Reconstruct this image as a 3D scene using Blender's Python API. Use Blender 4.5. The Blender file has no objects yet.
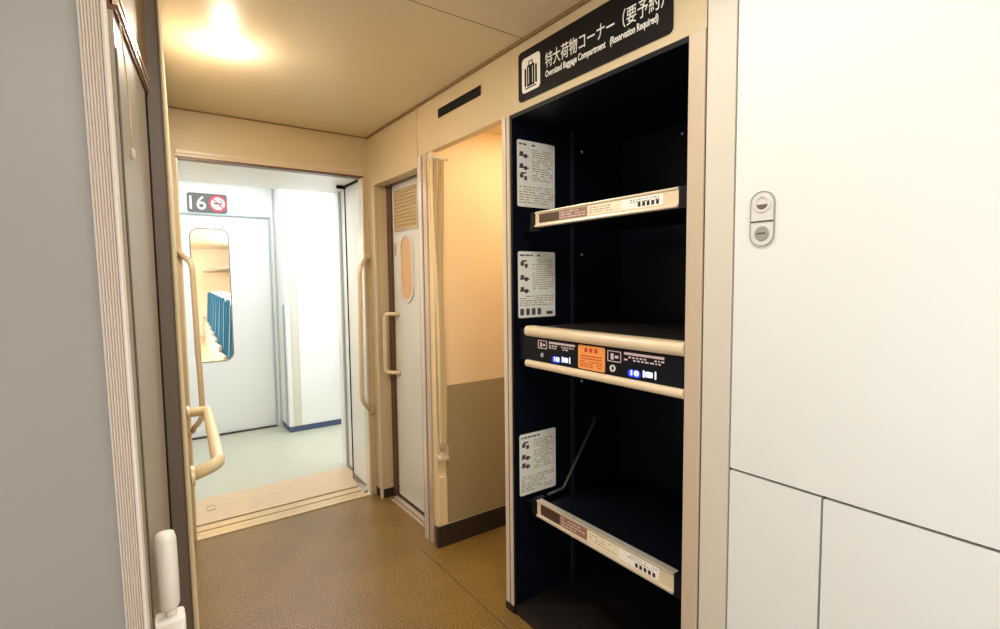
import bpy, bmesh, math, random
from mathutils import Vector, Matrix
random.seed(7)
C = bpy.context.scene.collection
sc = bpy.context.scene

# ------------------------------------------------------------ materials
def lin(c):
    c = c / 255.0
    return c / 12.92 if c <= 0.04045 else ((c + 0.055) / 1.055) ** 2.4
def rgb(r, g, b): return (lin(r), lin(g), lin(b), 1.0)
def mat(name, col, rough=0.5, metal=0.0, emit=None, estr=0.0, var=0.0, vscale=8.0, bump=0.0, bscale=60.0, spec=0.5, coat=0.0):
    m = bpy.data.materials.new(name); m.use_nodes = True
    nt = m.node_tree; b = nt.nodes['Principled BSDF']
    b.inputs['Base Color'].default_value = rgb(*col)
    b.inputs['Roughness'].default_value = rough
    b.inputs['Metallic'].default_value = metal
    b.inputs['Specular IOR Level'].default_value = spec
    b.inputs['Coat Weight'].default_value = coat
    if emit:
        b.inputs['Emission Color'].default_value = rgb(*emit); b.inputs['Emission Strength'].default_value = estr
    tc = nt.nodes.new('ShaderNodeTexCoord')
    if var > 0:
        n = nt.nodes.new('ShaderNodeTexNoise'); n.inputs['Scale'].default_value = vscale; n.inputs['Detail'].default_value = 4
        nt.links.new(tc.outputs['Object'], n.inputs['Vector'])
        r = nt.nodes.new('ShaderNodeValToRGB')
        c = rgb(*col)
        r.color_ramp.elements[0].position = 0.3; r.color_ramp.elements[1].position = 0.7
        r.color_ramp.elements[0].color = tuple(max(0, x * (1 - var)) for x in c[:3]) + (1,)
        r.color_ramp.elements[1].color = tuple(min(1, x * (1 + var)) for x in c[:3]) + (1,)
        nt.links.new(n.outputs['Fac'], r.inputs['Fac']); nt.links.new(r.outputs['Color'], b.inputs['Base Color'])
    if bump > 0:
        n2 = nt.nodes.new('ShaderNodeTexNoise'); n2.inputs['Scale'].default_value = bscale
        nt.links.new(tc.outputs['Object'], n2.inputs['Vector'])
        bp_ = nt.nodes.new('ShaderNodeBump'); bp_.inputs['Strength'].default_value = bump; bp_.inputs['Distance'].default_value = 0.002
        nt.links.new(n2.outputs['Fac'], bp_.inputs['Height']); nt.links.new(bp_.outputs['Normal'], b.inputs['Normal'])
    return m

def speckle(name, base, light, dark, rough):
    m = bpy.data.materials.new(name); m.use_nodes = True
    nt = m.node_tree; b = nt.nodes['Principled BSDF']; b.inputs['Roughness'].default_value = rough
    tc = nt.nodes.new('ShaderNodeTexCoord')
    n = nt.nodes.new('ShaderNodeTexNoise'); n.inputs['Scale'].default_value = 170; n.inputs['Detail'].default_value = 2
    n3 = nt.nodes.new('ShaderNodeTexNoise'); n3.inputs['Scale'].default_value = 5; n3.inputs['Detail'].default_value = 3
    for k in (n, n3): nt.links.new(tc.outputs['Object'], k.inputs['Vector'])
    r = nt.nodes.new('ShaderNodeValToRGB'); r.color_ramp.elements[0].position = 0.36; r.color_ramp.elements[0].color = rgb(*dark)
    r.color_ramp.elements[1].position = 0.66; r.color_ramp.elements[1].color = rgb(*light)
    e = r.color_ramp.elements.new(0.5); e.color = rgb(*base)
    nt.links.new(n.outputs['Fac'], r.inputs['Fac'])
    mx = nt.nodes.new('ShaderNodeMix'); mx.data_type = 'RGBA'; mx.blend_type = 'MULTIPLY'
    r2 = nt.nodes.new('ShaderNodeValToRGB'); r2.color_ramp.elements[0].position = .3; r2.color_ramp.elements[0].color = (.8, .78, .74, 1)
    r2.color_ramp.elements[1].position = .7; r2.color_ramp.elements[1].color = (1, 1, 1, 1)
    nt.links.new(n3.outputs['Fac'], r2.inputs['Fac'])
    mx.inputs[0].default_value = 1.0
    nt.links.new(r.outputs['Color'], mx.inputs[6]); nt.links.new(r2.outputs['Color'], mx.inputs[7])
    nt.links.new(mx.outputs[2], b.inputs['Base Color'])
    bp_ = nt.nodes.new('ShaderNodeBump'); bp_.inputs['Strength'].default_value = .35; bp_.inputs['Distance'].default_value = .0015
    nt.links.new(n.outputs['Fac'], bp_.inputs['Height']); nt.links.new(bp_.outputs['Normal'], b.inputs['Normal'])
    return m

M = dict(
    floor=speckle('brown_speckled_vinyl', (136, 104, 50), (168, 136, 78), (96, 70, 30), 0.36),
    ceil=mat('cream_ceiling_panel', (222, 205, 172), .42, var=.02, vscale=3),
    beige=mat('beige_wall_laminate', (207, 187, 151), .45, var=.02, vscale=4),
    tan=mat('tan_wall_laminate', (205, 184, 146), .42, var=.02, vscale=4),
    white=mat('white_painted_panel', (240, 239, 234), .38, var=.01, vscale=2),
    cabinet=mat('off_white_cabinet_laminate', (229, 229, 225), .4, var=.012, vscale=2, bump=.06, bscale=300),
    framebeige=mat('pale_beige_metal_trim', (214, 194, 166), .35),
    frameside=mat('light_aluminium_trim', (222, 214, 200), .3, metal=.25),
    frametan=mat('greyish_tan_frame', (200, 180, 156), .35),
    framecream=mat('cream_frame_panel', (214, 206, 190), .4),
    cove=mat('brown_tan_cove_strip', (138, 108, 68), .5),
    pink=mat('champagne_metal_trim', (214, 190, 170), .3, metal=.4),
    brown=mat('brown_metal_strip', (104, 74, 58), .4, metal=.2),
    grey=mat('warm_grey_laminate', (150, 145, 139), .4, var=.015, vscale=3),
    greylight=mat('light_warm_grey_laminate', (164, 154, 136), .45, var=.02, vscale=3),
    ribs=mat('ribbed_taupe_rubber', (228, 214, 202), .5),
    ribband=mat('smooth_taupe_rubber_band', (226, 212, 198), .4),
    greypost=mat('grey_brown_post_metal', (114, 99, 87), .4, metal=.1),
    dark=mat('black_seal_rubber', (10, 9, 10), .6, spec=.2),
    gap=mat('shadow_gap_seal', (70, 62, 55), .7),
    louvretan=mat('tan_overhead_rail', (120, 96, 62), .55),
    redbrown=mat('red_brown_rail_groove', (112, 70, 52), .5),
    navy=mat('navy_black_laminate', (10, 14, 24), .45, spec=.2),
    mat=mat('dark_brown_rubber_mat', (26, 19, 17), .55),
    stay=mat('dark_grey_metal_rod', (92, 90, 90), .4, metal=.3),
    navyedge=mat('dark_slate_rail', (40, 42, 48), .4, metal=.3),
    signblack=mat('dark_brown_sign_face', (18, 14, 16), .5, spec=.15),
    paper=mat('white_sign_print', (244, 240, 232), .5),
    sticker=mat('white_sticker_film', (252, 249, 236), .45),
    ink=mat('black_sticker_ink', (44, 36, 36), .6),
    inksoft=mat('faded_purple_black_ink', (92, 78, 84), .6),
    inktan=mat('tan_sticker_ink', (176, 146, 108), .6),
    bar=mat('cream_shelf_rail', (224, 204, 172), .35, var=.02, vscale=20),
    barmetal=mat('satin_aluminium_lip', (232, 224, 208), .28, metal=.5),
    labeldark=mat('dark_brown_label', (74, 54, 42), .5),
    labelpink=mat('brown_pink_label', (150, 112, 92), .5),
    labelcream=mat('cream_label', (240, 228, 200), .5),
    orange=mat('orange_sticker', (242, 160, 84), .5),
    red=mat('red_ink', (200, 60, 40), .55),
    blueled=mat('blue_indicator_light', (20, 36, 180), .4, emit=(20, 50, 255), estr=2),
    whiteled=mat('white_indicator_print', (225, 230, 240), .4, emit=(200, 215, 255), estr=.9),
    pinkprint=mat('pale_pink_print', (216, 196, 200), .5),
    hand=mat('cream_coated_grab_bar', (234, 214, 172), .28, coat=.4),
    handthin=mat('champagne_grab_bar', (226, 206, 172), .28, metal=.15),
    plastic=mat('white_plastic', (244, 240, 232), .35, coat=.2),
    curtain=mat('cream_curtain_cloth', (222, 198, 152), .8, bump=.3, bscale=200),
    alcup=mat('warm_cream_alcove_wall', (234, 210, 168), .5, var=.02, vscale=3),
    alclow=mat('olive_tan_alcove_panel', (158, 142, 104), .5, var=.04, vscale=5),
    base=mat('dark_brown_baseboard', (40, 30, 24), .5),
    door=mat('white_door_leaf', (228, 226, 218), .35, var=.01, vscale=2),
    louvre=mat('tan_louvre_slats', (206, 174, 122), .45),
    oval=mat('frosted_amber_glass', (226, 178, 124), .25),
    steel=mat('brushed_steel', (176, 174, 170), .32, metal=.4),
    lightsteel=mat('pale_satin_steel', (222, 220, 215), .4, metal=.1),
    sill=mat('champagne_threshold_metal', (212, 184, 142), .3, metal=.35, var=.03, vscale=30),
    sill2=mat('pale_pink_threshold_plate', (212, 184, 150), .4, metal=.15, var=.05, vscale=14),
    greyfloor=mat('pale_grey_green_vinyl', (190, 187, 168), .35, var=.03, vscale=12),
    bluebase=mat('blue_grey_kick_plate', (70, 84, 116), .45),
    bluegrey=mat('pale_blue_grey_metal', (170, 186, 192), .35, metal=.3),
    signgrey=mat('dark_grey_sign_face', (104, 98, 93), .45),
    signred=mat('red_sign_print', (214, 70, 84), .5),
    seatblue=mat('blue_seat_fabric', (30, 92, 128), .85, bump=.3, bscale=300),
    headcloth=mat('white_headrest_cloth', (236, 240, 242), .8),
    seatgrey=mat('grey_seat_shell', (140, 142, 140), .5),
    carwall=mat('cream_saloon_wall', (250, 240, 224), .5),
    carfloor=mat('tan_saloon_floor', (216, 190, 150), .5),
    lamp=mat('lit_lamp_diffuser', (255, 240, 225), .4, emit=(255, 240, 220), estr=30),
    lampcool=mat('lit_cool_lamp_diffuser', (245, 250, 255), .4, emit=(235, 245, 255), estr=6),
    glass=None,
)
g = bpy.data.materials.new('clear_glass'); g.use_nodes = True
gb = g.node_tree.nodes['Principled BSDF']; gb.inputs['Base Color'].default_value = (.97, .98, .98, 1)
gb.inputs['Roughness'].default_value = .02; gb.inputs['Transmission Weight'].default_value = 1; gb.inputs['IOR'].default_value = 1.1
M['glass'] = g

# ------------------------------------------------------------ mesh helpers
def obj(name, bm, m, parent=None, smooth=False):
    bmesh.ops.recalc_face_normals(bm, faces=bm.faces)
    me = bpy.data.meshes.new(name); bm.to_mesh(me); bm.free()
    for mm in (m if isinstance(m, (list, tuple)) else [m]): me.materials.append(mm)
    o = bpy.data.objects.new(name, me); C.objects.link(o)
    if smooth:
        for p in me.polygons: p.use_smooth = True
    if parent:
        o.parent = parent
        o.matrix_parent_inverse = Matrix.Translation(-full_loc(parent))
    return o
def full_loc(p):
    return p.location.copy() if p.type == 'EMPTY' else Vector((0, 0, 0))
def struct(name, bm, m, parent=None, **k):
    o = obj(name, bm, m, parent, **k)
    if not parent: o['kind'] = 'structure'
    return o
def thing(name, label, cat, loc=(0, 0, 0), group=None):
    o = bpy.data.objects.new(name, None); C.objects.link(o); o.location = loc; o.empty_display_size = .05
    o['label'] = label; o['category'] = cat
    if group: o['group'] = group
    return o
def tag(o, label, cat, group=None):
    o['label'] = label; o['category'] = cat
    if group: o['group'] = group
    return o
def box(bm, a, b, bev=0.0, mi=0, seg=2):
    x0, x1 = sorted((a[0], b[0])); y0, y1 = sorted((a[1], b[1])); z0, z1 = sorted((a[2], b[2]))
    vs = [bm.verts.new(p) for p in ((x0,y0,z0),(x1,y0,z0),(x1,y1,z0),(x0,y1,z0),(x0,y0,z1),(x1,y0,z1),(x1,y1,z1),(x0,y1,z1))]
    fs = [bm.faces.new([vs[i] for i in f]) for f in ((0,3,2,1),(4,5,6,7),(0,1,5,4),(1,2,6,5),(2,3,7,6),(3,0,4,7))]
    for f in fs: f.material_index = mi
    if bev > 0:
        es = list({e for f in fs for e in f.edges})
        r = bmesh.ops.bevel(bm, geom=es, offset=bev, segments=seg, affect='EDGES', profile=.6)
        for f in r['faces']: f.material_index = mi
    return bm
def B(a, b, bev=0.0): return box(bmesh.new(), a, b, bev)
def loft(bm, p0, p1, mi=0):
    """closed solid between two polygons of 3-D points"""
    a = [bm.verts.new(p) for p in p0]; b = [bm.verts.new(p) for p in p1]
    n = len(a); fs = [bm.faces.new(a[::-1]), bm.faces.new(b)]
    for i in range(n): fs.append(bm.faces.new((a[i], a[(i+1) % n], b[(i+1) % n], b[i])))
    for f in fs: f.material_index = mi
    return bm
def lean(bm, q0, q1, z0=0.0, z1=2.197, za=None, zb=None):
    """prism whose plan polygon is q0 at z=0 and q1 at z=2.197, cut to [z0,z1]"""
    def at(z): return [(a[0] + (b[0]-a[0]) * z / 2.197, a[1] + (b[1]-a[1]) * z / 2.197, z) for a, b in zip(q0, q1)]
    return loft(bm, at(z0), at(z1))
def tube(bm, pts, r, n=12, mi=0, caps=True):
    pts = [Vector(p) for p in pts]; rs = r if isinstance(r, (list, tuple)) else [r] * len(pts)
    rings = []; up = None
    for i, p in enumerate(pts):
        t = (pts[min(i+1, len(pts)-1)] - pts[max(i-1, 0)]).normalized()
        if up is None:
            up = Vector((0, 0, 1)) if abs(t.z) < .9 else Vector((1, 0, 0))
        up = (up - t * up.dot(t)).normalized(); s = t.cross(up)
        rings.append([bm.verts.new(p + rs[i] * (math.cos(2*math.pi*k/n) * up + math.sin(2*math.pi*k/n) * s)) for k in range(n)])
    for a, b in zip(rings, rings[1:]):
        for k in range(n):
            f = bm.faces.new((a[k], a[(k+1) % n], b[(k+1) % n], b[k])); f.material_index = mi; f.smooth = True
    if caps:
        bm.faces.new(rings[0][::-1]).material_index = mi; bm.faces.new(rings[-1]).material_index = mi
    return bm
def fillet(pts, r, n=6):
    pts = [Vector(p) for p in pts]; out = [pts[0]]
    for a, b, c in zip(pts, pts[1:], pts[2:]):
        u = (a - b); v = (c - b); d = min(r, u.length * .45, v.length * .45)
        p, q = b + u.normalized() * d, b + v.normalized() * d
        for i in range(n + 1):
            t = i / n; out.append(p * (1-t)**2 + b * 2*t*(1-t) + q * t*t)
    out.append(pts[-1]); return out
class Fr:
    """a flat face in the place: origin, right, up, outward normal"""
    def __init__(s, o, u, v): s.o, s.u, s.v = Vector(o), Vector(u), Vector(v); s.n = s.u.cross(s.v)
    def p(s, a, b, c=0.0): return s.o + s.u*a + s.v*b + s.n*c
    def plate(s, bm, a0, b0, a1, b1, c0, c1, r=0.0, k=5, mi=0):
        if r <= 0: pl = [(a0,b0),(a1,b0),(a1,b1),(a0,b1)]
        else:
            pl = []
            for cx, cy, st in ((a1-r,b0+r,-90),(a1-r,b1-r,0),(a0+r,b1-r,90),(a0+r,b0+r,180)):
                for i in range(k+1):
                    t = math.radians(st + 90*i/k); pl.append((cx + r*math.cos(t), cy + r*math.sin(t)))
        return loft(bm, [s.p(x, y, c0) for x, y in pl], [s.p(x, y, c1) for x, y in pl], mi)
    def poly(s, bm, pl, c0, c1, mi=0): return loft(bm, [s.p(x, y, c0) for x, y in pl], [s.p(x, y, c1) for x, y in pl], mi)
    def disc(s, bm, a, b, r, c0, c1, n=24, r2=None, mi=0, sy=1.0):
        def ring(c, rr): return [s.p(a + rr*math.cos(2*math.pi*i/n), b + sy*rr*math.sin(2*math.pi*i/n), c) for i in range(n)]
        return loft(bm, ring(c0, r), ring(c1, r2 or r), mi)
    def ring(s, bm, a, b, ro, ri, c0, c1, n=28, sy=1.0, mi=0):
        L = []
        for c, rr in ((c0, ro), (c1, ro), (c1, ri), (c0, ri)):
            L.append([bm.verts.new(s.p(a + rr*math.cos(2*math.pi*i/n), b + sy*rr*math.sin(2*math.pi*i/n), c)) for i in range(n)])
        for q in range(4):
            A, Bq = L[q], L[(q+1) % 4]
            for i in range(n): bm.faces.new((A[i], A[(i+1) % n], Bq[(i+1) % n], Bq[i])).material_index = mi
        return bm
    def lines(s, bm, a0, a1, b1, b0, rows, th, c0, c1, lo=.02, hi=.08, fill=.9):
        """rows of small printed marks"""
        for i in range(rows):
            y = b1 - (b1-b0) * (i+.5) / rows; x = a0
            end = a1 - (a1-a0) * random.choice((0, .05, .3, .12))
            while x < end:
                w = random.uniform(lo, hi) * (a1-a0) * 2
                if random.random() < fill: s.plate(bm, x, y-th/2, min(x+w, a1), y+th/2, c0, c1)
                x += w + .02 * (a1-a0) * 2
        return bm
    def text(s, body, a, b, size, width, c, name, m, parent, depth=.0006, bold=0.0):
        cu = bpy.data.curves.new('glyphs', 'FONT'); cu.body = body; cu.size = size; cu.extrude = depth; cu.offset = bold
        to = bpy.data.objects.new('glyphs', cu); C.objects.link(to)
        bpy.context.view_layer.update()
        me = bpy.data.meshes.new_from_object(to.evaluated_get(bpy.context.evaluated_depsgraph_get()))
        bpy.data.objects.remove(to); bpy.data.curves.remove(cu)
        xs = [v.co.x for v in me.vertices] or [0, 1]; k = width / (max(xs) - min(xs)) if width else 1.0; x0 = min(xs)
        bm = bmesh.new(); bm.from_mesh(me); bpy.data.meshes.remove(me)
        for v in bm.verts: v.co = s.p(a + (v.co.x - x0) * k, b + v.co.y, c + v.co.z)
        return obj(name, bm, m, parent)

R, YF, ZC = 1.178, 3.007, 2.197

# ============================================================ FLOOR AND CEILING
struct('floor', B((-.95, -1.8, -.06), (1.95, YF, 0)), M['floor'])
bm = bmesh.new(); box(bm, (1.102, 1.45, 0), (1.105, 2.25, .0012)); box(bm, (-.05, .4, 0), (-.047, .9, .0012))
struct('trim_1', bm, M['gap'])
bm = bmesh.new()
box(bm, (-.95, 1.484, ZC), (1.95, YF + .05, ZC+.05)); box(bm, (-.95, -1.8, ZC), (1.95, 1.478, ZC+.05))
struct('ceiling', bm, M['ceil'])
struct('trim_41', B((-.95, 1.478, ZC+.001), (1.95, 1.484, ZC+.05)), M['cove'])

# ============================================================ FAR WALL OF THE CORRIDOR AND GANGWAY
struct('wall_far', B((.10, YF, 1.998), (R+.2, YF+.05, ZC)), M['beige'])
struct('wall_far_right', B((1.150, YF, 0), (R+.2, YF+.05, 1.998)), M['tan'])
struct('wall_far_left', B((.10, YF, 0), (.196, YF+.05, 1.998)), M['beige'])
bm = bmesh.new()
box(bm, (.196, YF-.006, 1.978), (1.150, YF+.05, 1.998), .003); box(bm, (.196, YF-.002, 1.966), (1.150, YF+.05, 1.978))
struct('trim_2', bm, M['framebeige'])
struct('trim_3', B((.196, YF-.004, 1.954), (1.150, YF+.05, 1.966)), M['brown'])
bm = bmesh.new(); box(bm, (1.136, YF-.01, 0), (1.150, YF+.05, 1.954), .003)
struct('trim_4', bm, M['frameside'])
struct('trim_5', B((.196, YF-.004, 0), (.204, YF+.05, 1.954)), M['hand'])
# gangway floor plates
bm = bmesh.new()
box(bm, (.19, YF, -.02), (1.152, 3.055, .006), .002); box(bm, (.19, 3.062, -.02), (1.152, 3.098, .004), .002); box(bm, (.19, 3.104, -.02), (1.152, 3.165, .008), .002)
struct('trim_6', bm, M['sill'])
struct('trim_7', B((.15, 3.165, -.03), (1.16, 3.192, -.004)), M['dark'])
bm = bmesh.new(); box(bm, (.15, 3.192, -.03), (1.19, 3.58, .006), .003)
for q in ((.285, 3.36, .33, 3.362), (.285, 3.428, .33, 3.430), (.285, 3.36, .287, 3.43), (.328, 3.36, .33, 3.43)):
    box(bm, (q[0], q[1], .006), (q[2], q[3], .008), mi=1)
struct('trim_8', bm, [M['sill2'], M['inktan']])
# gangway sides, roof
struct('wall_gangway_right', B((1.155, YF+.05, 0), (1.185, 3.35, 1.96)), M['white'])
struct('wall_gangway_left', B((.12, YF+.05, 0), (.17, 3.60, 1.96)), M['white'])
struct('ceiling_gangway', B((.12, YF+.05, 1.96), (1.20, 3.60, 2.0)), M['white'])
bm = bmesh.new()
box(bm, (1.150, 3.342, 0), (1.157, 3.352, 1.945)); box(bm, (1.143, YF+.055, 1.947), (1.157, 3.352, 1.96)); box(bm, (1.10, 3.33, 1.940), (1.157, 3.352, 1.96))
struct('trim_9', bm, M['dark'])
loft(bm := bmesh.new(), [(1.11, 3.06, .0), (1.155, 3.06, .0), (1.155, 3.34, .0), (1.14, 3.34, 0)], [(1.152, 3.06, .03), (1.155, 3.06, .03), (1.155, 3.34, .04), (1.152, 3.34, .04)])
struct('trim_10', bm, M['greypost'])
bm = bmesh.new(); box(bm, (1.205, 3.35, .006), (1.24, 3.60, 1.96)); struct('wall_next_car_jamb', bm, M['white'])
struct('trim_40', B((1.196, 3.58, .006), (1.204, 3.60, 1.96), .002), M['bluegrey'])
# next car doorway and vestibule
bm = bmesh.new(); box(bm, (1.19, 3.60, 0), (2.3, 3.68, 2.25), 0); struct('wall_next_car_right', bm, M['white'])
bm = bmesh.new(); box(bm, (-.9, 3.60, 0), (.14, 3.68, 2.25), 0); struct('wall_next_car_left', bm, M['white'])
bm = bmesh.new(); box(bm, (.14, 3.60, 1.96), (1.19, 3.68, 2.25), 0); struct('wall_next_car_header', bm, M['white'])
struct('floor_next_car', B((-.9, 3.58, -.03), (2.3, 5.0, .004)), M['greyfloor'])
struct('ceiling_next_car', B((-.9, 3.60, 2.25), (2.3, 5.0, 2.3)), M['white'])
struct('wall_vestibule_left', B((-.95, 3.60, 0), (-.9, 5.05, 2.25)), M['white'])
struct('wall_vestibule_right', B((2.3, 3.60, 0), (2.35, 5.05, 2.25)), M['white'])
# vestibule end wall with a hole for the saloon door (x .02..1.012, z 0..1.925)
bm = bmesh.new(); box(bm, (-.9, 5.0, 0), (.02, 5.05, 2.25)); box(bm, (1.012, 5.0, 0), (2.3, 5.05, 2.25)); box(bm, (.02, 5.0, 1.925), (1.012, 5.05, 2.25))
struct('wall_vestibule_end', bm, M['white'])
bm = bmesh.new(); box(bm, (.02, 4.990, 1.915), (1.03, 5.0, 1.925)); box(bm, (1.016, 4.990, 0), (1.024, 5.0, 1.915))
struct('trim_11', bm, M['bluegrey'])
struct('trim_12', B((1.034, 4.985, 0), (1.050, 5.0, 2.25), .003), M['white'])
struct('trim_13', B((-.88, 4.992, .004), (1.03, 5.0, .02)), M['gap'])

# saloon door (the glass shows the next carriage)
fr = Fr((0, 5.012, 0), (1, 0, 0), (0, 0, 1))          # faces -y
bm = bmesh.new()
wx0, wx1, wz0, wz1 = .396, .692, .655, 1.80
for a in ((.022, .006, wx0, 1.923), (wx1, .006, 1.010, 1.923), (wx0, .006, wx1, wz0), (wx0, wz1, wx1, 1.923)):
    fr.plate(bm, *a, -.03, 0)
door = struct('door_1', bm, M['white'])
def rring(bm, f, a0, b0, a1, b1, r, w, c0, c1, k=6):
    def pl(a0, b0, a1, b1, r):
        o = []
        for cx, cy, st in ((a1-r,b0+r,-90),(a1-r,b1-r,0),(a0+r,b1-r,90),(a0+r,b0+r,180)):
            for i in range(k+1):
                t = math.radians(st + 90*i/k); o.append((cx + r*math.cos(t), cy + r*math.sin(t)))
        return o
    O, I = pl(a0, b0, a1, b1, r), pl(a0+w, b0+w, a1-w, b1-w, max(r-w, .002))
    L = [[bm.verts.new(f.p(x, y, c)) for x, y in q] for q, c in ((O, c0), (O, c1), (I, c1), (I, c0))]
    n = len(O)
    for q in range(4):
        A, Bq = L[q], L[(q+1) % 4]
        for i in range(n): bm.faces.new((A[i], A[(i+1) % n], Bq[(i+1) % n], Bq[i]))
    return bm
def corner_fill(bm, f, a0, b0, a1, b1, r, c0, c1, k=6):
    for cx, cy, px, py, st in ((a1-r,b0+r,a1,b0,-90),(a1-r,b1-r,a1,b1,0),(a0+r,b1-r,a0,b1,90),(a0+r,b0+r,a0,b0,180)):
        arc = [(cx + r*math.cos(math.radians(st+90*i/k)), cy + r*math.sin(math.radians(st+90*i/k))) for i in range(k+1)]
        f.poly(bm, [(px, py)] + arc[::-1], c0, c1)
    return bm
obj('window_corner', corner_fill(bmesh.new(), fr, wx0, wz0, wx1, wz1, .07, -.03, 0), M['white'], door)
obj('window_gasket', rring(bmesh.new(), fr, wx0, wz0, wx1, wz1, .07, .007, -.004, .004), M['greypost'], door)
bm = bmesh.new(); fr.plate(bm, wx0+.002, wz0+.002, wx1-.002, wz1-.002, -.018, -.012); obj('window_pane', bm, M['glass'], door)

# saloon beyond the door
struct('floor_saloon', B((-.9, 5.06, -.05), (2.6, 15, -.002)), M['carfloor'])
struct('ceiling_saloon', B((-.9, 5.06, 2.2), (2.6, 15, 2.25)), M['carwall'])
struct('wall_saloon_right', B((2.6, 5.06, 0), (2.65, 15, 2.2)), M['carwall'])
struct('wall_saloon_left', B((-.95, 5.06, 0), (-.9, 15, 2.2)), M['carwall'])
struct('wall_saloon_end', B((-.9, 15, 0), (2.6, 15.05, 2.2)), M['carwall'])
rk = thing('luggage_rack', 'grey overhead luggage rack seen through the far door window', 'rack', (1.75, 10, 1.62))
obj('shelf_plate', B((1.45, 5.3, 1.60), (2.6, 14.8, 1.64), .008), M['seatgrey'], rk)
bm = bmesh.new(); tube(bm, [(1.44, 5.3, 1.625), (1.44, 14.8, 1.625)], .022); obj('front_rail', bm, M['steel'], rk)
def seat(loc, label):
    t = thing('passenger_seat', label, 'seat', loc, 'blue seats seen through the far door window')
    x, y, z = loc
    def O(n, bmx, m): return obj(n, bmx, m, t)
    bm = bmesh.new()
    loft(bm, [(x, y-.02, z+.42), (x+.46, y-.02, z+.42), (x+.46, y+.10, z+.42), (x, y+.10, z+.42)],
             [(x+.02, y-.16, z+1.14), (x+.44, y-.16, z+1.14), (x+.44, y-.08, z+1.14), (x+.02, y-.08, z+1.14)])
    bmesh.ops.bevel(bm, geom=bm.edges[:], offset=.02, segments=2, affect='EDGES'); O('backrest', bm, M['seatblue'])
    O('cushion', B((x, y, z+.32), (x+.46, y+.46, z+.44), .03), M['seatblue'])
    O('headrest_cover', B((x+.08, y-.175, z+1.04), (x+.38, y-.06, z+1.155), .015), M['headcloth'])
    O('armrest', B((x-.05, y-.02, z+.54), (x-.01, y+.38, z+.60), .012), M['seatgrey'])
    O('side_panel', B((x-.045, y, z+.05), (x-.012, y+.40, z+.56), .008), M['seatgrey'])
    O('pedestal', B((x+.10, y+.06, z), (x+.36, y+.34, z+.33), .01), M['seatgrey'])
    return t
for i in range(8):
    w = ('nearest', 'second', 'third', 'fourth', 'fifth', 'sixth', 'seventh', 'farthest')[i]
    seat((.74 + i*.075, 5.75 + i*1.0, 0), 'blue seat with white headrest cloth beyond the far door, %s of the row' % w)

# white cupboard jutting out in the next vestibule
cb = thing('vestibule_cupboard', 'tall white cupboard with blue kick plate standing right of the far door', 'cupboard', (1.3, 4.85, 0))
obj('carcass', B((1.062, 4.705, .05), (1.80, 4.985, 2.245), .012), M['white'], cb)
bm = bmesh.new(); box(bm, (1.165, 4.697, .055), (1.78, 4.706, 2.24), .002); obj('front_panel', bm, M['white'], cb)
bm = bmesh.new(); box(bm, (1.105, 4.699, .055), (1.160, 4.706, 2.24), .002); obj('corner_strip', bm, M['frameside'], cb)
obj('kick_plate', B((1.066, 4.700, .004), (1.80, 4.98, .05), .004), M['bluebase'], cb)
obj('edge_seal', B((1.050, 4.74, .06), (1.0615, 4.765, 1.14), .002), M['bluegrey'], cb)
hr = thing('grab_bar', 'thin pale blue grey grab bar on the white cupboard in the next car', 'handrail', (1.55, 4.66, .35))
bm = bmesh.new(); tube(bm, fillet([(1.60, 4.684, 1.49), (1.565, 4.655, 1.47), (1.535, 4.65, .40), (1.60, 4.684, .33)], .05), .012); obj('bar', bm, M['bluegrey'], hr)
bm = bmesh.new(); Fr((1.60, 4.6965, 1.49), (1, 0, 0), (0, 0, 1)).disc(bm, 0, 0, .025, 0, .012); obj('mount', bm, M['steel'], hr)
bm = bmesh.new(); Fr((1.60, 4.6965, .33), (1, 0, 0), (0, 0, 1)).disc(bm, 0, 0, .025, 0, .012); obj('mount', bm, M['steel'], hr)

# car number sign above the far door
f2 = Fr((0, 4.9995, 0), (1, 0, 0), (0, 0, 1))
sg = thing('car_number_sign', 'dark grey sign with white 16 and red no smoking symbol above the far door', 'sign', (.54, 4.999, 2.01))
bm = bmesh.new(); f2.plate(bm, .393, 1.932, .688, 2.092, 0, .008, .02); obj('plate', bm, M['signgrey'], sg)
f2.text('16', .408, 1.957, .158, .12, .009, 'number', M['paper'], sg, bold=.001)
bm = bmesh.new(); f2.disc(bm, .618, 2.012, .064, .008, .010); obj('white_disc', bm, M['paper'], sg)
bm = bmesh.new(); f2.plate(bm, .585, 2.005, .640, 2.017, .010, .011); f2.plate(bm, .642, 2.005, .650, 2.017, .010, .011)
f2.poly(bm, [(.640, 2.024), (.648, 2.022), (.645, 2.045), (.637, 2.043)], .010, .011); obj('cigarette', bm, M['ink'], sg)
bm = bmesh.new(); f2.ring(bm, .618, 2.012, .070, .053, .008, .0115)
f2.poly(bm, [(.577, 2.045), (.585, 2.053), (.660, 1.979), (.652, 1.971)], .011, .0125); obj('prohibition_ring', bm, M['signred'], sg)

# ============================================================ LEFT SIDE
q0 = [(-.027, .970), (-.60, .80), (-.60, .76), (-.027, .93)]
def Q(bm, a, b, z0=0, z1=ZC): return lean(bm, a, b, z0, z1)
bm = bmesh.new()
Q(bm, [(-.95, .80), (-.026, .972), (-.026, 1.00), (-.95, .83)], [(-.95, .80), (-.0535, .972), (-.0535, 1.00), (-.95, .83)])
struct('wall_left', bm, M['grey'])
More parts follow.
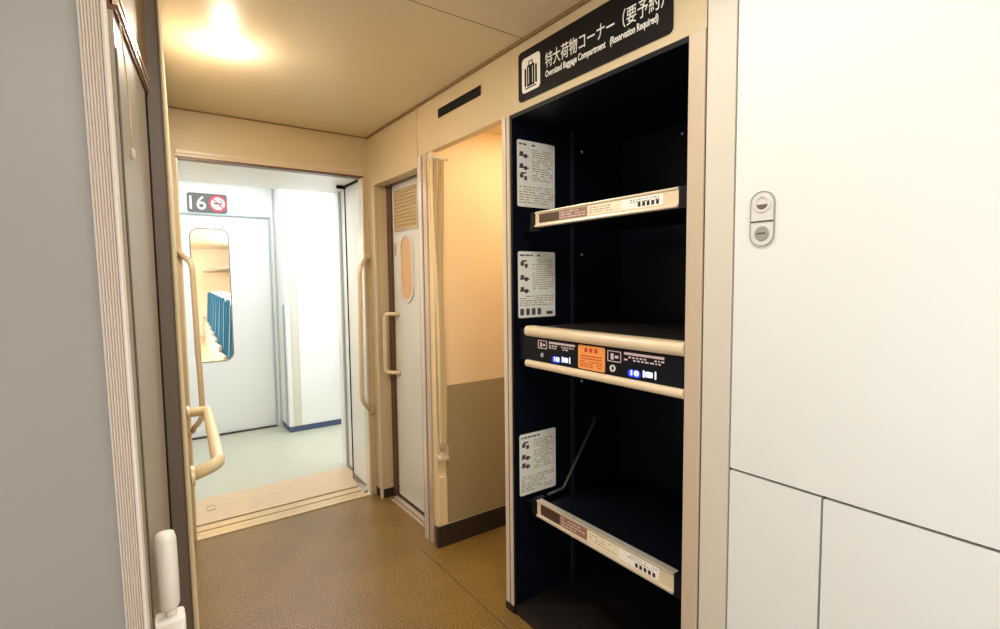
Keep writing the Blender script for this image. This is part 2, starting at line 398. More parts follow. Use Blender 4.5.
# ribbed strip: ridged profile
n = 7; prof0, prof1 = [], []
a0, a1, b0, b1 = -.026, -.007, -.0535, -.0245
for i in range(n * 4 + 1):
    t = i / (n * 4.0); d = .0022 * math.sin(t * n * 2 * math.pi - math.pi/2)
    prof0.append((a0 + (a1-a0) * t, .966 - d)); prof1.append((b0 + (b1-b0) * t, .966 - d))
prof0 += [(a1, .998), (a0, .998)]; prof1 += [(b1, .998), (b0, .998)]
bm = bmesh.new(); Q(bm, prof0, prof1); strip = struct('trim_14', bm, M['ribs'])
def arcp(xa, xb, y, d, n=8): return [(xa + (xb-xa) * i / n, y - d * math.sin(math.pi * i / n)) for i in range(n+1)]
bm = bmesh.new(); Q(bm, arcp(-.0068, .001, .966, .005) + [(.001, .998), (-.0068, .998)], arcp(-.0243, -.0165, .966, .005) + [(-.0165, .998), (-.0243, .998)])
struct('trim_15', bm, M['ribband'], smooth=False)
# side panel between the ribbed strip and the post, rail above
def side(t, z, off=0.0):   # point on the slanting side wall, t 0 near .. 1 far
    x = .003 + .042 * t - .008 * z / 2.197 * (1.4 - t) + off; return (x, 1.000 + .40 * t, z)
def sidequad(bm, t0, t1, z0, z1, off, th):
    a = [side(t0, z0, off), side(t1, z0, off), side(t1, z0, off-th), side(t0, z0, off-th)]
    b = [side(t0, z1, off), side(t1, z1, off), side(t1, z1, off-th), side(t0, z1, off-th)]
    return loft(bm, a, b)
struct('wall_left_side', sidequad(bmesh.new(), 0, 1, 0, 1.755, 0, .03), M['greylight'])
bm = bmesh.new(); sidequad(bm, 0, 1, 1.795, ZC, .004, .034); struct('wall_left_upper', bm, M['louvretan'])
bm = bmesh.new(); sidequad(bm, 0, 1, 1.755, 1.762, .004, .034); sidequad(bm, 0, 1, 1.775, 1.781, .004, .034); sidequad(bm, 0, 1, 1.762, 1.795, 0, .03)
struct('trim_16', bm, M['redbrown'])
bm = bmesh.new(); sidequad(bm, 0, 1, 1.764, 1.773, .007, .01); sidequad(bm, 0, 1, 1.783, 1.793, .007, .01); struct('trim_17', bm, M['pink'])
bm = bmesh.new(); sidequad(bm, .0, .015, 0, 1.70, .002, .003); struct('trim_18_shade', bm, M['greypost'])  # seam beside the ribs, its shadow put into the dark colour
bm = bmesh.new(); sidequad(bm, .94, 1.0, 0, 1.755, .002, .003); struct('trim_19_shadow_gap', bm, M['dark'])  # black strip paints the shadow gap between panel and post
# thin cord hanging by the strip
cd = thing('pull_cord', 'thin pale cord with a small knob hanging beside the ribbed strip', 'cord', side(.10, 1.74, .004))
bm = bmesh.new(); tube(bm, [side(.04, 1.745, .006), side(.09, 1.69, .007), side(.11, 1.66, .008), side(.115, 1.60, .008), side(.12, 1.56, .008)], .0013, 8); obj('cord', bm, M['framebeige'], cd)
bm = bmesh.new(); tube(bm, [side(.12, 1.562, .008), side(.12, 1.556, .008), side(.12, 1.545, .008), side(.12, 1.54, .008)], [.001, .004, .004, .001], 10); obj('knob', bm, M['framebeige'], cd)
# post
bm = bmesh.new(); Q(bm, [(.046, 1.40), (.081, 1.40), (.081, 1.47), (.046, 1.47)], [(.040, 1.40), (.069, 1.40), (.069, 1.47), (.040, 1.47)])
struct('trim_20', bm, M['greypost'])
bm = bmesh.new(); Q(bm, arcp(.081, .094, 1.396, .003) + [(.094, 1.47), (.081, 1.47)], arcp(.069, .0755, 1.396, .003) + [(.0755, 1.47), (.069, 1.47)])
struct('trim_21', bm, M['hand'])
# corridor wall behind the post, seen almost edge on
bm = bmesh.new(); Q(bm, [(.04, 1.47), (.092, 1.47), (.183, YF), (.10, YF)], [(.03, 1.47), (.074, 1.47), (.178, YF), (.09, YF)])
struct('wall_left_corridor', bm, M['beige'])

# horizontal grab bar on the left
gb_ = thing('grab_bar', 'thick cream grab bar looping out from the left wall behind the post', 'handrail', (.10, 1.5, .87))
bm = bmesh.new(); tube(bm, fillet([(.094, 1.50, .845), (.158, 1.49, .868), (.196, 2.10, .878), (.130, 2.11, .875)], .03), .0165, 16); obj('bar', bm, M['hand'], gb_)
bm = bmesh.new(); Fr((.095, 1.50, .845), (0, 1, 0), (0, 0, 1)).disc(bm, 0, 0, .026, 0, .008); obj('mount', bm, M['hand'], gb_)
bm = bmesh.new(); Fr((.131, 2.11, .875), (0, 1, 0), (0, 0, 1)).disc(bm, 0, 0, .026, 0, .008); obj('mount', bm, M['hand'], gb_)
# vertical grab bars by the doorway
def vbar(label, pts, r):
    t = thing('grab_bar', label, 'handrail', pts[-1])
    bm = bmesh.new(); tube(bm, fillet(pts, .045), r, 12); obj('bar', bm, M['handthin'], t)
    for p in (pts[0], pts[-1]):
        bm = bmesh.new(); Fr((p[0], p[1], p[2]), (1, 0, 0), (0, 0, 1)).disc(bm, 0, 0, .018, -.002, .008); obj('mount', bm, M['handthin'], t)
vbar('tall cream grab bar on the left side of the doorway', [(.188, YF-.002, 1.49), (.238, 2.94, 1.44), (.252, 2.94, .66), (.206, YF-.002, .585)], .0135)
vbar('tall cream grab bar on the right side of the doorway', [(1.152, YF-.012, 1.485), (1.092, 2.95, 1.42), (1.082, 2.95, .62), (1.150, YF-.012, .545)], .013)
# white folding lever at the lower left
lv = thing('folding_lever', 'white padded lever standing on a white block at lower left', 'lever', (.02, 1.03, .737))
k_ = .945; zz = lambda z: 1.3375 + (z - 1.3375) * k_
pts = [(.0235, 1.03, zz(.742)), (.0235, 1.03, zz(.750)), (.0235, 1.03, zz(.80)), (.0225, 1.03, zz(.872)), (.0225, 1.03, zz(.884)), (.0225, 1.03, zz(.887))]
bm = bmesh.new(); tube(bm, pts, [.013, .0160, .0163, .0163, .0135, .006], 18); obj('padded_grip', bm, M['plastic'], lv)
bm = bmesh.new(); tube(bm, [(.0255, 1.03, zz(.728)), (.0245, 1.03, zz(.745))], .009, 14); obj('stem', bm, M['plastic'], lv)
bm = bmesh.new(); box(bm, (-.004, 1.01, zz(.690)), (.046, 1.05, zz(.729)), .008, seg=4); obj('hinge_block', bm, M['plastic'], lv)
bm = bmesh.new(); box(bm, (-.006, 1.005, zz(.66)), (.010, 1.06, zz(.72)), .004); obj('wall_plate', bm, M['plastic'], lv)

# ============================================================ RIGHT WALL
T = .04
# header above the openings
bm = bmesh.new(); box(bm, (R, .756, 1.952), (R+T, 1.62, ZC)); box(bm, (R, 1.62, 1.952), (R+T, 2.333, ZC))
struct('wall_right_header', bm, M['beige'])
struct('wall_right_door_header', B((R+.001, 2.339, 1.902), (R+.14, YF, ZC)), M['beige'])
struct('trim_22', B((R-.004, 2.333, 0), (R+.03, 2.339, ZC), .001), M['pink'])
bm = bmesh.new(); box(bm, (R-.010, .75, ZC-.012), (R, YF, ZC), .003); struct('trim_23', bm, M['cove'])
struct('trim_39', B((.10, YF-.006, ZC-.006), (R, YF, ZC)), M['cove'])
struct('wall_right_column', B((R, 2.92, .055), (R+.14, YF, 1.902)), M['tan'])
struct('trim_24', B((R-.005, 2.912, 0), (R+.012, 2.93, 1.902), .003), M['framebeige'])
struct('baseboard_right', B((R+.003, 2.917, 0), (R+.14, YF, .055)), M['base'])
# toilet door
fd = Fr((1.27, 2.92, 0), (0, -1, 0), (0, 0, 1))   # a = 2.92 - y, faces -x
bm = bmesh.new()
fd.plate(bm, .06, .03, .60, 1.895, -.04, 0)
d2 = struct('door_2', bm, M['door'])
bm = bmesh.new(); fd.plate(bm, .105, 1.63, .40, 1.86, .0, .003); obj('louvre_backing', bm, M['tan'], d2)
bm = bmesh.new(); rring(bm, fd, .10, 1.625, .40, 1.865, .008, .008, 0, .010); obj('louvre_frame', bm, M['pink'], d2)
bm = bmesh.new()
for i in range(11):
    z = 1.637 + i * .0205
    loft(bm, [fd.p(.109, z, .003), fd.p(.391, z, .003), fd.p(.391, z+.012, .003), fd.p(.109, z+.012, .003)],
             [fd.p(.109, z-.002, .011), fd.p(.391, z-.002, .011), fd.p(.391, z+.004, .011), fd.p(.109, z+.004, .011)])
obj('louvre_slats', bm, M['louvre'], d2)
bm = bmesh.new(); fd.plate(bm, .172, 1.225, .318, 1.59, .001, .004, .072, 10); obj('oval_window', bm, M['oval'], d2)
bm = bmesh.new(); rring(bm, fd, .160, 1.213, .330, 1.602, .084, .014, .0, .009, 10); obj('window_rim', bm, M['lightsteel'], d2)
bm = bmesh.new(); fd.plate(bm, .075, 1.49, .105, 1.56, 0, .004, .004); obj('lock_indicator', bm, M['pink'], d2)
bm = bmesh.new(); tube(bm, fillet([(1.27, 2.795, 1.142), (1.205, 2.865, 1.142), (1.205, 2.875, .790), (1.27, 2.80, .790)], .03), .012, 12); obj('door_handle', bm, M['handthin'], d2)
# door frame, sill
bm = bmesh.new(); box(bm, (1.256, 2.870, 0), (1.27, 2.918, 1.90), .003); box(bm, (1.250, 2.40, 1.895), (1.31, 2.918, 1.902)); struct('trim_25', bm, M['brown'])
bm = bmesh.new(); box(bm, (1.236, 2.339, 0), (1.262, 2.868, .018), .003); box(bm, (1.215, 2.339, 0), (1.232, 2.868, .009), .003); struct('trim_26', bm, M['pink'])
# strip column between toilet door and alcove
bm = bmesh.new(); box(bm, (R-.004, 2.300, 0), (R+.04, 2.332, 1.952), .003); struct('trim_27', bm, M['frameside'])
bm = bmesh.new(); box(bm, (R+.002, 2.286, 0), (R+.04, 2.300, 1.952)); struct('trim_28', bm, M['brown'])
bm = bmesh.new(); box(bm, (R-.002, 2.248, 0), (R+.04, 2.286, 1.952), .003); struct('trim_29', bm, M['pink'])
struct('wall_right_partition', B((R+.04, 2.225, 0), (1.30, 2.333, 2.15)), M['beige'])

# ---- alcove
AX = 1.95
struct('wall_alcove_upper', B((R+.006, 2.200, .80), (AX, 2.225, 2.09)), M['alcup'])
bm = bmesh.new(); box(bm, (R+.006, 2.200, .10), (AX, 2.225, .80)); box(bm, (R+.006, 2.225, .10), (R+.039, 2.246, 1.952)); struct('wall_alcove_lower', bm, M['alcup'])
bm = bmesh.new()
fa = Fr((0, 2.200, 0), (1, 0, 0), (0, 0, 1)); fa.plate(bm, 1.232, .112, AX-.02, .815, 0, .006, .012); struct('trim_30', bm, M['alclow'])
bm = bmesh.new(); fa.plate(bm, R+.012, .112, 1.228, .36, 0, .012, .006); struct('trim_31', bm, M['alcup'])
struct('baseboard_alcove', B((R-.004, 2.188, 0), (AX, 2.212, .105), .003), M['base'])
struct('wall_alcove_back', B((AX-.02, 1.62, 0), (AX, 2.20, 2.15)), M['alcup'])
struct('ceiling_alcove', B((R+.04, 1.62, 2.09), (AX, 2.20, 2.15)), M['alcup'])
struct('wall_alcove_near', B((R+T, 1.60, 0), (AX, 1.62, 2.15)), M['alcup'])
# curtain gathered at the far side
ct = thing('curtain', 'narrow cream curtain gathered at the left side of the alcove', 'curtain', (1.20, 2.16, .46))
def curtain():
    bm = bmesh.new(); rows = 26; cols = 28; G = []
    for j in range(rows + 1):
        z = .50 + (1.905 - .50) * j / rows; s = j / rows
        w = .018 + .018 * max(0, (s - .45) / .55) ** 1.2 + .004 * math.sin(s * 9)
        cx = 1.196 - .006 * s + .004 * math.sin(s * 6)
        if s < .25: w *= .75 + s
        G.append([bm.verts.new((cx + w * (2*i/cols - 1) * .95, 2.165 + (.012 + .006*s) * math.sin(i * 1.35 + 1.3 * math.sin(s*3)), z)) for i in range(cols + 1)])
    for a, b in zip(G, G[1:]):
        for i in range(cols): bm.faces.new((a[i], a[i+1], b[i+1], b[i])).smooth = True
    return bm
cl = obj('cloth', curtain(), M['curtain'], ct)
md = cl.modifiers.new('thickness', 'SOLIDIFY'); md.thickness = .002
bm = bmesh.new(); tube(bm, [(1.150, 2.165, 1.915), (1.250, 2.165, 1.915)], .007, 10); obj('curtain_rail', bm, M['frameside'], ct)
bm = bmesh.new(); box(bm, (R-.01, 2.150, .455), (1.222, 2.199, .475), .004); box(bm, (1.185, 2.155, .475), (1.222, 2.19, .53), .004); obj('tie_bracket', bm, M['framebeige'], ct)
# post between alcove and compartment
bm = bmesh.new(); box(bm, (R-.003, 1.574, .03), (R+.03, 1.590, 1.952), .003); struct('trim_32', bm, M['framebeige'])
bm = bmesh.new(); box(bm, (R, 1.590, .03), (R+.04, 1.598, 1.952)); struct('trim_33', bm, M['brown'])
bm = bmesh.new(); box(bm, (R-.002, 1.598, .03), (R+.04, 1.620, 1.952), .002); struct('trim_34', bm, M['frameside'])
struct('trim_35', B((R-.004, 1.572, 0), (R+.04, 1.622, .03)), M['base'])

# ---- luggage compartment
D = 1.80
cp = thing('luggage_compartment', 'black open luggage compartment recessed in the right wall under the sign', 'compartment', (1.48, 1.19, 0))
obj('left_side_panel', B((R+.002, 1.560, .0), (D, 1.572, 1.952)), M['navy'], cp)
obj('right_side_panel', B((R+.002, .792, .0), (D, .804, 1.952)), M['navy'], cp)
obj('back_panel', B((D-.012, .805, .04), (D, 1.559, 1.937)), M['navy'], cp)
obj('top_panel', B((R+.002, .805, 1.938), (D, 1.559, 1.952)), M['navy'], cp)
obj('bottom_panel', B((R+.004, .805, .0), (D, 1.559, .04)), M['mat'], cp)
bm = bmesh.new(); box(bm, (1.478, 1.548, .045), (1.492, 1.560, 1.935), .002); obj('shelf_guide_rail', bm, M['navyedge'], cp)
bm = bmesh.new(); box(bm, (1.478, .804, .045), (1.492, .816, 1.935), .002); obj('shelf_guide_rail', bm, M['navyedge'], cp)
for (x, z) in ((1.545, 1.865), (1.545, 1.44), (1.545, .90)):
    bm = bmesh.new(); Fr((x, 1.560, z), (1, 0, 0), (0, 0, 1)).disc(bm, 0, 0, .006, 0, .003, 14, .004); obj('screw', bm, M['steel'], cp)
for (y, z) in ((1.02, 1.905), (1.25, 1.905), (1.1, 1.62)):
    bm = bmesh.new(); Fr((D-.012, y, z), (0, -1, 0), (0, 0, 1)).disc(bm, 0, 0, .006, 0, .003, 14, .004); obj('screw', bm, M['steel'], cp)
# frames right of the compartment
bm = bmesh.new(); box(bm, (R-.006, .757, 0), (R+.04, .804, 1.952), .003); struct('trim_36', bm, M['frametan'])
bm = bmesh.new(); box(bm, (R, .752, 0), (R+.03, .757, ZC)); struct('trim_37', bm, M['gap'])
struct('trim_38', B((R-.006, .676, 0), (R+.04, .752, ZC), .004), M['framecream'])
bm = bmesh.new(); box(bm, (R+.002, -1.80, 0), (R+.04, .676, ZC)); struct('wall_right', bm, M['gap'])

fs = Fr((R, 1.572, 0), (0, -1, 0), (0, 0, 1))    # a = 1.572 - y ; outward -x
# ---- fold-down shelves, top and bottom
def shelf(z0, z1, label, num):
    x = 1.205; f = Fr((x, 1.455, (z0+z1)/2), (0, -1, 0), (0, 0, 1)); L = 1.455 - .850; h = (z1-z0)/2
    t = thing('fold_down_shelf', label, 'shelf', (x+.2, 1.15, z0), 'fold down shelves in the luggage compartment')
    bm = bmesh.new(); f.plate(bm, 0, -h+.009, L, h-.006, -.022, 0, .002); obj('front_rail', bm, M['bar'], t)
    bm = bmesh.new(); box(bm, (x-.006, .850, z0), (x+.02, 1.455, z0+.009), .003); obj('lower_lip', bm, M['barmetal'], t)
    bm = bmesh.new(); box(bm, (x-.004, .850, z1-.006), (x+.022, 1.455, z1), .002); obj('upper_lip', bm, M['barmetal'], t)
    obj('shelf_board', B((x+.0225, .850, z0+.012), (1.70, 1.455, z0+.036), .004), M['navy'], t)
    for y0, y1 in ((.822, .849), (1.456, 1.480)):
        bm = bmesh.new(); box(bm, (x-.004, y0, z0-.004), (x+.045, y1, z1), .003)
        if y0 < 1: box(bm, (x+.03, .805, z0-.02), (x+.05, .835, z0+.02), .003)
        else: box(bm, (x+.03, 1.47, z0-.01), (x+.05, 1.559, z0+.02), .003)
        obj('end_bracket', bm, M['navy'], t)
    bm = bmesh.new(); f.plate(bm, .022, -h+.014, .128, h-.010, 0, .0012); obj('label_strip', bm, M['labeldark'], t)
    bm = bmesh.new(); f.plate(bm, .131, -h+.014, .262, h-.010, 0, .0012); lp = obj('label_strip', bm, M['labelpink'], t); lp['label'] = 'brown pink label'
    bm = bmesh.new(); f.lines(bm, .137, .255, h-.013, -h+.017, 3, .004, .0012, .0018); obj('print', bm, M['pinkprint'], lp)
    bm = bmesh.new(); f.plate(bm, .265, -h+.014, .555, h-.010, 0, .0012); lc = obj('label_strip', bm, M['labelcream'], t); lc['label'] = 'long cream label'
    bm = bmesh.new(); f.lines(bm, .275, .40, h-.014, -h+.018, 3, .0028, .0012, .0018, .01, .05); obj('print', bm, M['inktan'], lc)
    bm = bmesh.new(); f.plate(bm, .405, -h+.015, .553, h-.011, .0012, .0016); obj('white_field', bm, M['paper'], lc)
    bm = bmesh.new(); f.lines(bm, .44, .55, h-.013, .002, 2, .0022, .0016, .002, .01, .04)
    for k in range(5):
        a = .468 + k*.016
        f.plate(bm, a, -h+.018, a+.010, -h+.031, .0016, .002)
    obj('print', bm, M['ink'], lc)
    return t
shelf(1.527, 1.582, 'cream railed fold down shelf, topmost of the three, with printed labels', 0)
shelf(.440, .503, 'cream railed fold down shelf, lowest of the three, below the orange sticker', 1)
# diagonal stay above the lower shelf
st = thing('shelf_stay', 'thin dark diagonal stay rod rising behind the lowest shelf', 'stay rod', (1.40, 1.54, .47))
bm = bmesh.new(); tube(bm, fillet([(1.33, 1.538, .462), (1.415, 1.538, .468), (1.606, 1.538, .73)], .012), .006, 8); obj('rod', bm, M['stay'], st)
bm = bmesh.new(); box(bm, (1.598, 1.530, .722), (1.620, 1.559, .742), .003); obj('pivot', bm, M['navyedge'], st)

# ---- middle shelf with control band
ms = thing('lockable_shelf', 'middle shelf with cream rails, orange sticker and blue lit lock panel', 'shelf', (1.40, 1.15, 1.01))
def rail(z0, z1, x0, x1, name):
    h = (z1-z0)/2; bm = bmesh.new(); pr = []
    for i in range(9):
        t = math.pi/2 + math.pi * i / 8; pr.append((x0 + h*.8 + h*.8*math.cos(t), (z0+z1)/2 + h*math.sin(t)))
    pr += [(x1, z0), (x1, z1)]
    loft(bm, [(x, .806, z) for x, z in pr], [(x, 1.478, z) for x, z in pr])
    o = obj(name, bm, M['bar'], ms)
rail(1.128, 1.166, R-.012, R+.03, 'upper_rail'); rail(1.014, 1.040, R-.010, R+.03, 'lower_rail')
bm = bmesh.new(); box(bm, (R+.004, .806, 1.040), (R+.03, 1.478, 1.128)); cbn = obj('control_band', bm, M['navy'], ms)
obj('shelf_board', B((R+.0305, .818, 1.10), (1.74, 1.500, 1.158), .004), M['navy'], ms)
bm = bmesh.new(); box(bm, (R+.0305, .820, 1.158), (1.72, 1.474, 1.161)); obj('shelf_mat', bm, M['mat'], ms)
bm = bmesh.new(); box(bm, (R+.02, 1.479, 1.03), (R+.05, 1.547, 1.15), .003); obj('end_bracket', bm, M['navy'], ms)
fm = Fr((R+.004, 1.478, 0), (0, -1, 0), (0, 0, 1))
Zt = 1.118
def part(name, fn, m, parent=ms):
    bm = bmesh.new(); fn(bm); return obj(name, bm, m, parent)
# left group
def pict(f, a, b, w, h, c):
    def fn(bm): rring(bm, f, a, b, a+w, b+h, .003, .0025, c, c+.001); f.plate(bm, a+w*.25, b+h*.2, a+w*.45, b+h*.75, c, c+.001); f.plate(bm, a+w*.55, b+h*.35, a+w*.8, b+h*.6, c, c+.001)
    return fn
part('pictogram', pict(fm, .062, 1.089, .048, .030, 0), M['pinkprint'], cbn)
part('pictogram', pict(fm, .396, 1.083, .054, .034, 0), M['pinkprint'], cbn)
def heads(a0, a1):
    def fn(bm):
        fm.plate(bm, a0, Zt-.007, a1, Zt, 0, .001); fm.lines(bm, a0, a1, Zt-.010, Zt-.026, 2, .0045, 0, .001, .015, .05)
    return fn
part('instruction_print', heads(.122, .252), M['pinkprint'], cbn)
part('instruction_print', heads(.462, .604), M['pinkprint'], cbn)
for a, w in ((.150, .046), (.488, .052)):
    led = part('indicator_lamp', lambda bm: fm.plate(bm, a-.010, 1.048, a+w*.66, 1.068, 0, .0016, .008), M['blueled'], cbn)
    part('indicator_symbol', lambda bm: (fm.disc(bm, a+w*.42, 1.060, .0085, .0016, .0035), fm.plate(bm, a+.001, 1.052, a+.006, 1.068, .0016, .003, .002)), M['whiteled'], led)
    part('keypad', lambda bm: (fm.plate(bm, a+w*.85, 1.052, a+w*.95, 1.072, 0, .0015), fm.plate(bm, a+w*1.02, 1.054, a+w*1.5, 1.070, 0, .0015, .003), fm.plate(bm, a+w*1.65, 1.052, a+w*1.73, 1.074, 0, .0015)), M['whiteled'], cbn)
part('keyhole', lambda bm: fm.disc(bm, .086, 1.066, .008, 0, .003), M['steel'], cbn)
part('keyhole', lambda bm: fm.ring(bm, .418, 1.063, .011, .006, 0, .003), M['lightsteel'], cbn)
os_ = part('warning_sticker', lambda bm: fm.plate(bm, .268, 1.044, .386, 1.122, .0, .0012, .006), M['orange'], cbn); os_['label'] = 'orange warning sticker with red print'
def wr(bm):
    for k in range(3): fm.plate(bm, .298 + k*.022, 1.101, .310 + k*.022, 1.114, .0012, .002)
    fm.plate(bm, .280, 1.087, .374, 1.090, .0012, .002); fm.plate(bm, .284, 1.078, .372, 1.081, .0012, .002)
    fm.lines(bm, .278, .376, 1.074, 1.050, 3, .003, .0012, .002, .03, .08)
part('red_print', wr, M['red'], os_)

# ---- instruction stickers on the inner left side
fi = Fr((0, 1.560, 0), (1, 0, 0), (0, 0, 1))    # faces -y
def sticker(z0, z1, label, icons, foot):
    t = thing('instruction_sticker', label, 'sticker', (1.30, 1.56, z0), 'instruction stickers on the compartment side')
    bm = bmesh.new(); fi.plate(bm, 1.203, z0, 1.392, z1, 0, .0012, .008); obj('film', bm, M['sticker'], t)
    bm = bmesh.new(); H = z1 - z0
    fi.lines(bm, 1.212, 1.33, z1-.008, z1-.022, 1, .006, .0012, .0018, .03, .10)
    obj('heading', bm, M['inksoft'], t)
    for c, (zz, kind) in enumerate(icons):
        bm = bmesh.new(); z = z1 - zz * H
        fi.plate(bm, 1.215, z-.004, 1.232, z+.012, .0012, .0018, .003); fi.plate(bm, 1.236, z-.012, 1.250, z+.004, .0012, .0018, .003)
        if kind: fi.plate(bm, 1.222, z+.012, 1.246, z+.018, .0012, .0018)
        else: fi.plate(bm, 1.212, z-.006, 1.258, z-.001, .0012, .0018)
        obj('icon', bm, M['inksoft'], t)
    if foot:
        for k in range(4):
            bm = bmesh.new(); fi.plate(bm, 1.212 + k*.029, z0+.010, 1.230 + k*.029, z0+.036, .0012, .0018, .004); obj('icon', bm, M['inksoft'], t)
        bm = bmesh.new(); fi.plate(bm, 1.345, z0+.010, 1.378, z0+.022, .0012, .0018); obj('footer_print', bm, M['inksoft'], t)
    bm = bmesh.new()
    fi.lines(bm, 1.275, 1.385, z1-.028, z1-.15, 14, .0030, .0012, .0018, .02, .09)
    fi.lines(bm, 1.212, 1.385, z1-.17, z0+(.045 if foot else .012), 5 if foot else 7, .0030, .0012, .0018, .02, .09)
    obj('print', bm, M['inktan'], t)
sticker(1.617, 1.868, 'white instruction sticker on the left inner side above the topmost shelf', ((.22, 0), (.40, 0), (.55, 1)), False)
sticker(1.188, 1.446, 'white instruction sticker with four small icons above the middle shelf', ((.20, 1), (.40, 0), (.58, 0)), True)
sticker(.478, .726, 'white instruction sticker on the left inner side above the lowest shelf', ((.20, 1), (.38, 0), (.52, 0)), False)

# ---- sign above the compartment
fsg = Fr((R, 1.507, 0), (0, -1, 0), (0, 0, 1))
sn = thing('luggage_sign', 'dark sign with white suitcase symbol and Japanese lettering above the compartment', 'sign', (R, 1.18, 1.98))
bm = bmesh.new(); fsg.plate(bm, .0, 1.978, .653, 2.150, 0, .006, .014); obj('plate', bm, M['signblack'], sn)
bm = bmesh.new(); fsg.plate(bm, .022, 2.002, .122, 2.122, .006, .007, .014); pg = obj('symbol_field', bm, M['paper'], sn)
def suitcase(bm):
    fsg.plate(bm, .052, 2.020, .092, 2.092, .007, .0078, .003)
    fsg.plate(bm, .038, 2.022, .047, 2.085, .007, .0078, .003); fsg.plate(bm, .097, 2.022, .106, 2.085, .007, .0078, .003)
    rring(bm, fsg, .060, 2.088, .084, 2.106, .005, .004, .007, .0078)
    fsg.plate(bm, .042, 2.013, .102, 2.017, .007, .0078)
obj('suitcase_symbol', suitcase(bm := bmesh.new()) or bm, M['signblack'], pg)
bm = bmesh.new(); fsg.plate(bm, .060, 2.028, .0625, 2.084, .0078, .0082); fsg.plate(bm, .0815, 2.028, .084, 2.084, .0078, .0082); obj('suitcase_strap', bm, M['paper'], pg)
fsg.text('特大荷物コーナー（要予約）', .150, 2.056, .054, .478, .0062, 'japanese_text', M['paper'], sn)
fsg.text('Oversized Baggage Compartment', .150, 2.022, .030, .272, .0062, 'english_text', M['paper'], sn, bold=.0004)
fsg.text('(Reservation Required)', .440, 2.022, .030, .170, .0062, 'english_text', M['paper'], sn, bold=.0004)
# ---- air vent slot
vt = thing('air_vent', 'narrow black slanted vent slot in the beige header left of the sign', 'vent', (R, 1.93, 2.08))
fv = Fr((R, 2.118, 0), (0, -1, 0), (0, 0, 1))
bm = bmesh.new(); fv.plate(bm, 0, 2.080, .362, 2.124, 0, .002, .008); obj('slot', bm, M['dark'], vt)
bm = bmesh.new(); rring(bm, fv, -.003, 2.077, .365, 2.127, .010, .004, 0, .003); obj('slot_rim', bm, M['tan'], vt)

# ---- white cabinet at the right
fc = Fr((R, .672, 0), (0, -1, 0), (0, 0, 1))   # a = .672 - y
wc = thing('wall_cabinet', 'white flush wall cabinet with large upper door and two lower doors', 'cabinet', (R, -.2, 0))
def panel(a0, b0, a1, b1, nm):
    bm = bmesh.new(); fc.plate(bm, a0, b0, a1, b1, -.002, .010, .003, 3); return obj(nm, bm, M['cabinet'], wc)
ud = panel(.003, .872, 1.42, ZC-.004, 'upper_door')
panel(.003, .01, .207, .866, 'lower_door'); panel(.212, .01, 1.42, .866, 'lower_door'); panel(1.426, .01, 2.46, ZC-.004, 'tall_door')
# latch
bm = bmesh.new(); fc.plate(bm, .042, 1.408, .096, 1.530, .010, .0135, .026, 8); lt = obj('latch', bm, M['lightsteel'], ud)
bm = bmesh.new(); rring(bm, fc, .041, 1.407, .097, 1.531, .027, .0025, .010, .0145, 8); obj('latch_rim', bm, M['steel'], lt)
bm = bmesh.new(); fc.plate(bm, .044, 1.4615, .094, 1.4645, .0135, .0150); obj('latch_divider', bm, M['gap'], lt)
bm = bmesh.new(); fc.ring(bm, .069, 1.503, .019, .014, .0135, .0160); obj('thumb_rim', bm, M['lightsteel'], lt)
bm = bmesh.new(); fc.poly(bm, [(.069 + .0138*math.cos(math.pi + math.pi*i/10), 1.501 + .0145*math.sin(math.pi + math.pi*i/10)) for i in range(11)], .0135, .0145); obj('thumb_recess', bm, M['greypost'], lt)
bm = bmesh.new(); fc.disc(bm, .069, 1.436, .017, .0135, .0165, 24, .015); ky = obj('key_cylinder', bm, M['steel'], lt)
bm = bmesh.new(); fc.plate(bm, .059, 1.4345, .079, 1.4375, .0165, .0170); obj('key_slot', bm, M['gap'], ky)

# ============================================================ BEHIND THE CAMERA (closes the corridor)
struct('wall_back', B((-.95, -1.85, 0), (1.95, -1.8, ZC)), M['white'])
bm = bmesh.new(); box(bm, (-1.0, -1.8, 0), (-.95, -.75, ZC)); box(bm, (-1.0, .25, 0), (-.95, .86, ZC)); box(bm, (-1.0, -.75, 0), (-.95, .25, .2)); box(bm, (-1.0, -.75, 2.0), (-.95, .25, ZC))
struct('wall_side', bm, M['white'])

# ============================================================ LAMPS, DAYLIGHT AND ADDED FILL
def light(name, kind, loc, power, col, size=.1, size_y=None, rot=(0, 0, 0), shape=None):
    l = bpy.data.lights.new(name, kind); l.energy = power; l.color = col
    if kind == 'AREA':
        l.shape = shape or ('RECTANGLE' if size_y else 'DISK'); l.size = size
        if size_y: l.size_y = size_y
    else: l.shadow_soft_size = size
    o = bpy.data.objects.new(name, l); C.objects.link(o); o.location = loc; o.rotation_euler = rot; return o
def downlight(x, y, zc, r, label, m='lamp'):
    t = thing('ceiling_downlight', label, 'ceiling light', (x, y, zc - .02))
    f = Fr((x, y, zc), (1, 0, 0), (0, -1, 0))    # faces down
    bm = bmesh.new(); f.ring(bm, 0, 0, r*1.2, r, -.001, .0015); obj('rim', bm, M['ceil'], t)
    bm = bmesh.new(); f.disc(bm, 0, 0, r*.99, .0, .010, 24, r*.7); obj('diffuser', bm, M[m], t)
downlight(.315, 2.14, ZC, .045, 'round lit downlight in the corridor ceiling near the doorway')
warm = (1.0, .90, .74); neut = (1.0, .97, .94); cool = (.84, .93, 1.0)
light('downlight_lamp', 'POINT', (.315, 2.14, ZC-.07), 3.2, warm, .03)
light('downlight_beam', 'AREA', (.315, 2.14, ZC-.012), 10, warm, .09)
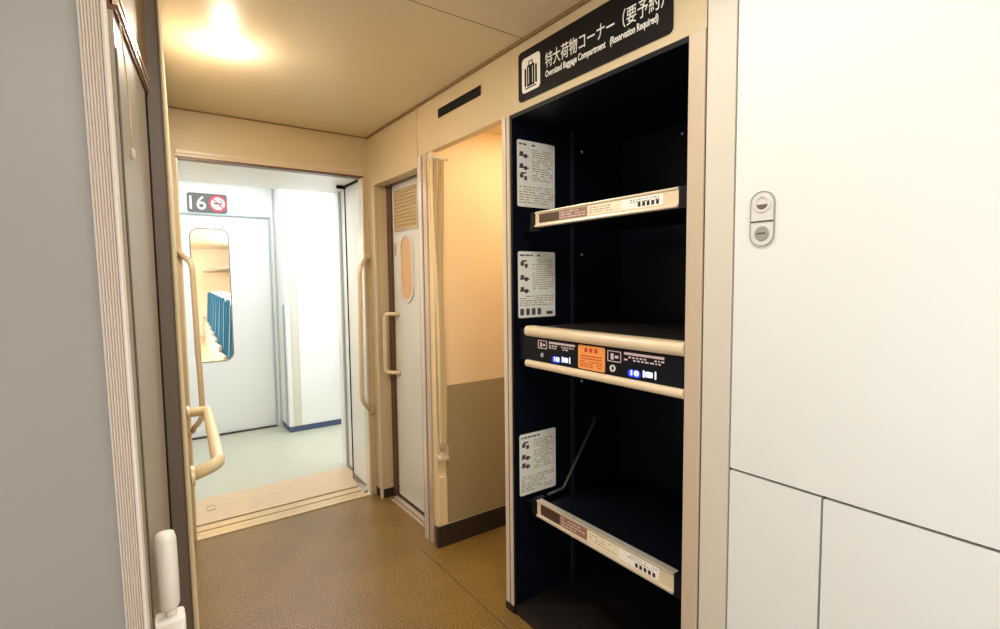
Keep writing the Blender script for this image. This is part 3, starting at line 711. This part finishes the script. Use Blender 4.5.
light('corridor_lamp', 'AREA', (.62, .75, ZC-.01), 8, (1.0, .95, .86), .35, .9)
light('rear_fill', 'AREA', (.45, -.8, ZC-.01), 19, neut, .5, 1.0)  # added fill behind the camera for cabinet and left wall, no fixture
light('door_daylight', 'AREA', (-.97, -.25, 1.1), 35, (.91, .95, 1.0), 1.0, 1.8, (0, math.radians(-90), 0))
light('alcove_lamp', 'AREA', (1.66, 1.80, 2.085), 4.4, (1.0, .85, .62), .55, .3)
light('vestibule_daylight_fill', 'AREA', (.9, 4.3, 2.24), 22, cool, 1.6, .8)  # added overhead light standing in for daylight flooding the vestibule
light('vestibule_window', 'AREA', (2.28, 4.3, 1.3), 14, cool, 1.0, 1.2, (0, math.radians(90), 0))
light('gangway_lamp', 'AREA', (.65, 3.32, 1.955), 1.8, cool, .5, .3)
light('saloon_lamp', 'AREA', (2.15, 9, 2.19), 320, (1, .94, .84), .6, 7)
light('saloon_lamp', 'AREA', (-.4, 9, 2.19), 320, (1, .94, .84), .6, 7)

w = bpy.data.worlds.new('World'); sc.world = w; w.use_nodes = True
w.node_tree.nodes['Background'].inputs['Color'].default_value = (.8, .9, 1, 1); w.node_tree.nodes['Background'].inputs['Strength'].default_value = .3

# ============================================================ CAMERA
yaw, pit, rol, f = .621, -.068, -.011, 510.26
F = Vector((math.sin(yaw)*math.cos(pit), math.cos(yaw)*math.cos(pit), math.sin(pit)))
r = Vector((math.cos(yaw), -math.sin(yaw), 0)); u = r.cross(F)
r2 = r*math.cos(rol) + u*math.sin(rol); u2 = -r*math.sin(rol) + u*math.cos(rol)
cam = bpy.data.cameras.new('camera'); co = bpy.data.objects.new('camera', cam); C.objects.link(co)
mw = Matrix((r2, u2, -F)).transposed().to_4x4(); mw.translation = Vector((0, 0, 1.3375)); co.matrix_world = mw
cam.sensor_fit = 'HORIZONTAL'; cam.sensor_width = 36; cam.lens = f / 1000 * 36; cam.clip_start = .02
sc.camera = co
vs = sc.view_settings
vs.view_transform = 'Standard'; vs.look = 'None'; vs.gamma = 1; vs.use_curve_mapping = False; vs.exposure = 0.0
